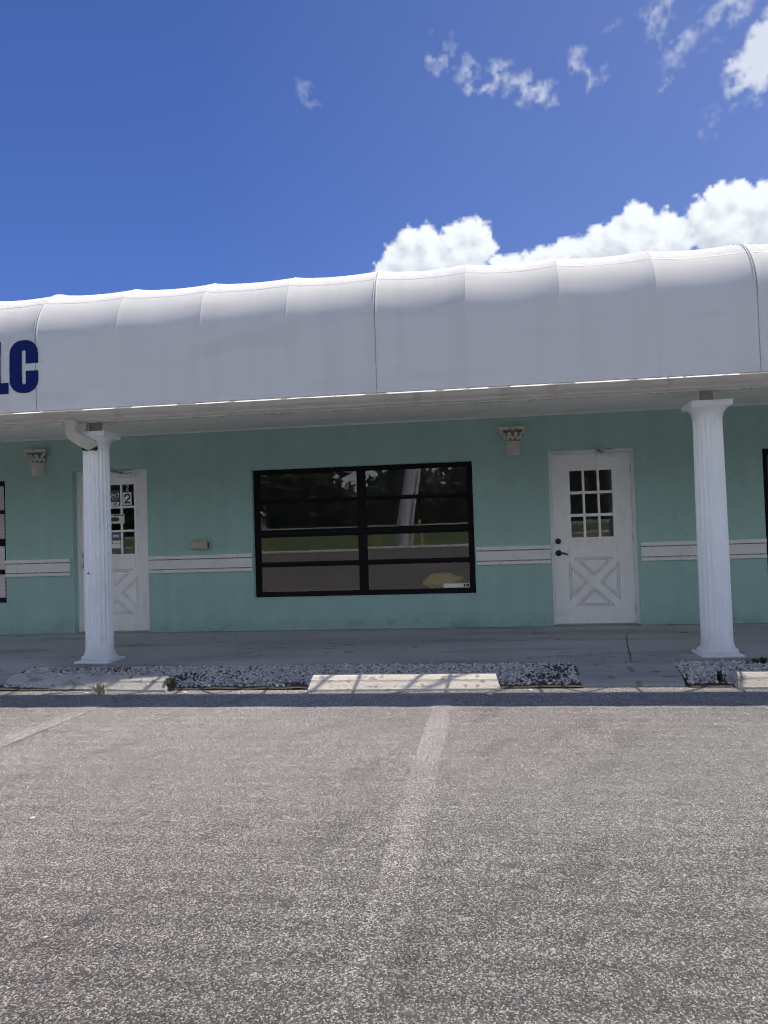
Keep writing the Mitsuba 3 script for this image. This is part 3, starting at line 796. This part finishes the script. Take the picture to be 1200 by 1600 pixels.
for k in range(-9, 10):
    x = X00 + PITCH * k
    s = np.linspace(0, SMAX, 40)
    joint = k % 4 == 0
    add(AK + '__rib', tube(awn(x * np.ones(40), s, -.022), .014, 10), 'frame_steel', smooth=40)
    if joint:
        add(AK + '__piping', cat([tube(awn((x + dx_) * np.ones(30), np.linspace(L1 - .02, SMAX, 30), .0015), np.concatenate([np.linspace(.002, .0055, 5), np.full(25, .0055)]), 8) for dx_ in (-.009, .009)]), 'awning_vinyl', smooth=40)
        add(AK + '__joint', tube(awn(x * np.ones(40), s, .0018), .0030, 8), 'joint_grey', smooth=40)
    else:
        add(AK + '__seam', tube(awn(x * np.ones(40), s, -.001), .0032, 8), 'awning_vinyl', smooth=40)
    add(AK + '__strut', tube([(x, 6.835, 3.59), (x, 7.0, 2.60)], .016, 10), 'frame_steel', smooth=40)
    add(AK + '__standoff', tube([(x, 6.25, 2.46), (x, 6.93, 2.575)], .013, 10), 'frame_steel', smooth=40)
    if k % 2 == 0:
        add(AK + '__brace', tube([(x, 6.84, 3.58), (x + PITCH * (1 if k % 4 else -1), 7.0, 2.60)], .013, 10), 'frame_steel', smooth=40)
xs = np.linspace(X00 - 9 * PITCH, X00 + 9 * PITCH, 18 * 14 + 1)
P, F = grid(18 * 25 + 1, 2, lambda u, v: awn(X00 - 9 * PITCH + 18 * PITCH * u, L1 + LA * .46 + .010 * v, .0016))
add(AK + '__hem_seam', (P, F), 'awning_seam', smooth=True)
add(AK + '__bottom_hem', tube(awn(xs, .006 + 0 * xs, -.002), .007, 8), 'awning_vinyl', smooth=40)
for yy, zz in ((6.248, 2.45), (6.82, 3.592)):
    add(AK + '__rail', tube([(xs[0], yy, zz), (xs[-1], yy, zz)], .017, 10), 'frame_steel', smooth=40)


def letter(poly):
    ms = []
    for q in polys(poly):
        top = trimesh.creation.extrude_polygon(q, 0.006, engine='earcut')
        top = top.subdivide_to_size(0.05)
        v = top.vertices
        w = awn(v[:, 0], v[:, 1] - ZB, 0)
        w[:, 1] -= v[:, 2] + .0035
        ms.append(trimesh.Trimesh(w, top.faces[:, ::-1], process=False))
    return cat(ms)


CX0, CX1, CZ0, CZ1 = -4.063, -3.797, 2.600, 3.064
cw, ch = CX1 - CX0, CZ1 - CZ0
C = sbox(CX0, CZ0, CX1, CZ1).buffer(-.116).buffer(.116, 20)
slot = sbox(CX0 + .425 * cw, CZ0 + .16 * ch, CX0 + .575 * cw, CZ1 - .185 * ch).buffer(-.018).buffer(.018)
gap = sbox(CX0 + .5 * cw, CZ0 + .411 * ch, CX1 + .1, CZ0 + .556 * ch)
add(AK + '__letter', letter(C.difference(slot).difference(gap)), 'navy_vinyl', smooth=False, label='navy letter C')
L = sbox(-4.28, CZ0, -4.152, CZ1).union(sbox(-4.28, CZ0, -4.078, CZ0 + .205 * ch))
add(AK + '__letter', letter(L), 'navy_vinyl', smooth=False, label='navy letter L cut by the left edge of the picture')


# ------------------------------------------------------------------ wall ornaments
def sconce(cx, lab):
    k = thing('wall_sconce', lab, 'wall light', 'capital-shaped wall lights')
    yw = WALL - .0005

    def half(profile, mod=None, n=72):
        prof = np.array(profile)
        ang = np.linspace(math.pi, 2 * math.pi, n)
        V = []
        for r, z in prof:
            rr = r * (1 if mod is None else mod(ang, z))
            V.append(np.stack([cx + rr * np.cos(ang), yw + rr * np.sin(ang) * .85, z + 0 * ang], -1))
        m = len(prof)
        i = np.arange(m * n).reshape(m, n)
        F = np.stack([i[:-1, :-1], i[:-1, 1:], i[1:, 1:], i[1:, :-1]], -1).reshape(-1, 4)
        V = np.vstack(V)
        F = np.vstack([F[:, [0, 1, 2]], F[:, [0, 2, 3]]])
        return trimesh.Trimesh(V, F, process=False)

    add(k + '__shaft', half([(0, 2.168), (.072, 2.168), (.082, 2.176), (.084, 2.20), (.086, 2.31), (.085, 2.318)], lambda a, z: 1 - .10 * np.abs(np.sin(a * 9)) ** .6), 'old_plaster', smooth=40)
    add(k + '__necking', half([(.085, 2.316), (.097, 2.319), (.103, 2.328), (.103, 2.336), (.090, 2.340), (.076, 2.341)]), 'old_plaster', smooth=40)
    add(k + '__bell', half([(.085, 2.347), (.092, 2.36), (.098, 2.40), (.110, 2.44), (.128, 2.463), (.128, 2.47), (0, 2.47)]), 'plaster_crevice_shade', smooth=40)
    # abacus with hollowed sides
    pts = []
    for a in np.linspace(math.pi, 2 * math.pi, 41):
        r = .150 + .038 * abs(math.cos(2 * (a - math.pi) - math.pi)) ** 3 * (1 if abs(math.sin(2 * (a - math.pi))) < .99 else 1) - .012 * math.sin(a * 2) ** 2 * 0
        q = (a - math.pi) / math.pi
        r = .145 + .055 * max(0, 1 - abs(q - .2) / .13) + .055 * max(0, 1 - abs(q - .8) / .13)
        pts.append((cx + r * math.cos(a), yw + r * math.sin(a) * .85))
    ab = Polygon(pts)
    add(k + '__abacus', cat([ext_xy(ab, 2.472, 2.490), ext_xy(affinity.scale(ab, 1.05, 1.05, origin=(cx, yw)), 2.4901, 2.508)]), 'old_plaster', smooth=False)

    def leaf(a, z0, h, r0, w):
        lm = trimesh.creation.icosphere(subdivisions=2)
        v = lm.vertices * np.array([w, .014, h / 2])
        t = np.clip((v[:, 2] + h / 2) / h, 0, 1)
        v[:, 1] -= .045 * t ** 2.2
        v[:, 2] -= .022 * np.clip(t - .8, 0, 1) / .2
        v[:, 0] *= 1 + .22 * np.cos(t * 22)
        rot = a + math.pi / 2
        c, s_ = math.cos(rot), math.sin(rot)
        x_, y_ = v[:, 0] * c - v[:, 1] * s_, v[:, 0] * s_ + v[:, 1] * c
        lm.vertices = np.stack([cx + r0 * math.cos(a) + x_, yw + r0 * math.sin(a) * .85 + y_, z0 + h / 2 + v[:, 2]], -1)
        return lm

    for j, q in enumerate((.1, .3, .5, .7, .9)):
        add(k + '__leaf', leaf(math.pi * (1 + q), 2.343, .068, .092, .021), 'old_plaster', smooth=True)
    for j, q in enumerate((.2, .4, .6, .8)):
        add(k + '__leaf', leaf(math.pi * (1 + q), 2.370, .088, .102, .023), 'old_plaster', smooth=True)
    for q in (.2, .8):
        a = math.pi * (1 + q)
        sp = [(cx + (.165 + .028 * math.cos(t) * (1 - t / 16)) * math.cos(a), yw + (.165 + .028 * math.cos(t) * (1 - t / 16)) * math.sin(a) * .85, 2.444 + .026 * math.sin(t) * (1 - t / 16)) for t in np.linspace(0, 11, 40)]
        add(k + '__volute', tube(sp, .009, 8), 'old_plaster', smooth=True)
    add(k + '__flower', trimesh.creation.icosphere(subdivisions=2, radius=.022).apply_translation((cx, yw - .130, 2.478)), 'old_plaster', smooth=True)
    return k


sconce(0.385, 'stone-coloured capital-shaped wall light right of the middle window')
sconce(-5.70, 'stone-coloured capital-shaped wall light at the far left, left of the left door')

BK = thing('outlet_box', 'small grey weatherproof box on the wall left of the middle window', 'box')
add(BK + '__back_plate', bx(-3.625, -3.385, WALL - .012, WALL - .0005, 1.166, 1.290, .004), 'box_plastic', smooth=False)
add(BK + '__cover', cat([bx(-3.640, -3.412, WALL - .088, WALL - .070, 1.166, 1.262, .005), bx(-3.640, -3.412, WALL - .070, WALL - .0125, 1.166, 1.176), bx(-3.640, -3.630, WALL - .070, WALL - .0125, 1.176, 1.262)]), 'box_plastic', smooth=False)
add(BK + '__recess_shade', bx(-3.628, -3.42, WALL - .069, WALL - .0125, 1.1765, 1.250), 'dark_gap', smooth=False)  # dark inner block stands in for the shade inside the open cover


# ------------------------------------------------------------------ wheel stops
def stop(xa, ya, xb, yb, m, lab):
    L_ = math.hypot(xb - xa, yb - ya)
    prof = Polygon([(0, -.01), (.004, .012), (.052, .060), (.062, .078), (.098, .104), (.112, .108), (.160, .108), (.172, .102), (.205, .05), (.222, -.01)])
    me = ext_yz(prof, 0, L_)
    me = me.subdivide_to_size(.05)
    v = me.vertices
    e = np.minimum(v[:, 0], L_ - v[:, 0])
    v[:, 0] += np.where(v[:, 0] < L_ / 2, 1, -1) * .03 * (v[:, 2] / .108).clip(0, 1) * (e < .03)
    n = meshkit.fbm(v * 16, 3, 8)[:, None] - .5
    v += n * np.array([.004, .006, .006])
    a = math.atan2(yb - ya, xb - xa)
    me.vertices = v
    me.apply_transform(trimesh.transformations.rotation_matrix(a, (0, 0, 1)))
    me.apply_translation((xa, ya, 0.004))
    k = thing('wheel_stop', lab, 'wheel stop', 'concrete wheel stops')
    add(k + '__concrete_bar', me, m, smooth=25)
    for f in (.17, .83):
        px, py = xa + (xb - xa) * f - .13 * math.sin(a), ya + (yb - ya) * f + .13 * math.cos(a)
        add(k + '__pin', tube([(px, py, .08), (px, py, .116)], .011, 10), 'hinge_steel', smooth=40)
    return k


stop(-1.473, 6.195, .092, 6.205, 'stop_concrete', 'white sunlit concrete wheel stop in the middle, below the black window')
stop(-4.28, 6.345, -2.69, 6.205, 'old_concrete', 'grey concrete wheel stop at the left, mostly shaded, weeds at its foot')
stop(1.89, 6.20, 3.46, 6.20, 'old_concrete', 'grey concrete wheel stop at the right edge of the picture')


# ------------------------------------------------------------------ weeds
def weed(x, y, z, n, h, spread, col, lab, seed):
    r = np.random.default_rng(seed)
    V, F, C = [], [], []
    for i in range(n):
        a = r.uniform(0, 6.28)
        L_ = h * r.uniform(.5, 1.0)
        lean = r.uniform(.1, .9) * spread
        p = np.array([x + r.normal(0, .006 + spread * .018), y + r.normal(0, .006), z])
        d = np.array([math.cos(a) * lean, math.sin(a) * lean * .6, 1.0])
        sd = np.array([-math.sin(a), math.cos(a), 0]) * r.uniform(.004, .009)
        for q in range(4):
            t = (q + .5) / 4
            c = p + d * L_ * t + np.array([0, 0, -.35 * L_ * t * t * lean])
            s_ = sd * (1.8 if q else .6) * r.uniform(.6, 1.5)
            up = d * L_ * .16
            o = len(V) * 1
            V += [c - up, c + s_, c + up, c - s_]
            F += [(o, o + 1, o + 2), (o, o + 2, o + 3)]
            cc = np.array(col) * r.uniform(.6, 1.4)
            C += [cc] * 4
    add('weed', (np.array(V), np.array(F)), 'leafy', color=np.array(C), label=lab, category='weed')


weed(-3.23, 6.13, 0.0, 40, .10, 1.0, (.50, .48, .30), 'pale dry weed growing in front of the left wheel stop', 3)
weed(-2.665, 6.26, 0.01, 30, .11, .7, (.075, .085, .055), 'dark green grass tuft at the right end of the left wheel stop', 4)
weed(1.80, 6.34, 0.01, 16, .13, .22, (.03, .028, .022), 'dark withered tuft at the left end of the right wheel stop', 5)
weed(2.26, 6.80, 0.08, 34, .07, 1.0, (.05, .055, .03), 'low dark weed in the gravel right of the right column', 6)

# ------------------------------------------------------------------ across the lot: what the panes mirror
PK = thing('utility_pole', 'tall pale leaning utility pole on the grass, mirrored in the black window', 'pole')
add(PK + '__pole', tube([(-3.55, -15.0, .5), (-2.95, -15.0, 4.3), (-2.1, -15.0, 9.7)], [.34, .31, .26], 20), 'wood_pole', smooth=40)
add(PK + '__conduit', tube([(-3.20, -14.75, .55), (-2.64, -14.75, 4.1)], .07, 12), 'wood_pole', smooth=40)
GW = 'yellow guy wire guards'
a = add('guy_wire_guard', tube([(-4.84, -14.7, .40), (-4.41, -14.7, 1.50)], .075, 12), 'yellow_plastic', smooth=40, label='slanting yellow guy wire guard left of the mirrored pole', category='guy wire guard', group=GW)
a = add('guy_wire_guard', tube([(-2.70, -14.7, .60), (-2.67, -14.7, 1.86)], .055, 12), 'yellow_plastic', smooth=40, label='upright yellow guy wire guard right of the mirrored pole', category='guy wire guard', group=GW)

r = np.random.default_rng(12)
V, C = [], []
for i in range(46):
    x, y = -62 + i * 2.2 + r.uniform(-1, 1), r.uniform(-60, -49)
    h, w = r.uniform(6.0, 8.8), r.uniform(2.2, 4.0)
    if -14 < x < -8.5 or -6.5 < x < -2.5:
        h, w = r.uniform(3.6, 4.6), 2.0
    n = 1700
    dirs = r.normal(size=(n, 3))
    dirs /= np.linalg.norm(dirs, axis=1, keepdims=True)
    rad = r.uniform(.45, 1.0, (n, 1)) * (0.75 + .5 * meshkit.noise(dirs * 2.3 + i * 9)[:, None])
    c = dirs * rad * np.array([w, w, h / 2]) + [x, y, 1.8 + h / 2]
    c[: n // 4] = np.stack([x + r.uniform(-1.6, 1.6, n // 4), y + r.uniform(-1, 1, n // 4), 1.8 + 3.4 * r.random(n // 4) ** 1.3], -1)
    a_, b_ = r.normal(size=(n, 3)) * .28, r.normal(size=(n, 3)) * .28
    V.append(np.stack([c - a_, c + b_, c + a_ - b_ * .4], 1).reshape(-1, 3))
    C.append(np.repeat(np.array([.035, .055, .02]) * r.uniform(.5, 1.5, (n, 1)), 3, 0))
V = np.vstack(V)
add('woodland', (V, np.arange(len(V)).reshape(-1, 3)), 'leafy', color=np.vstack(C), kind='stuff', label='dark line of dense trees across the grass, seen mirrored in the panes', category='trees')
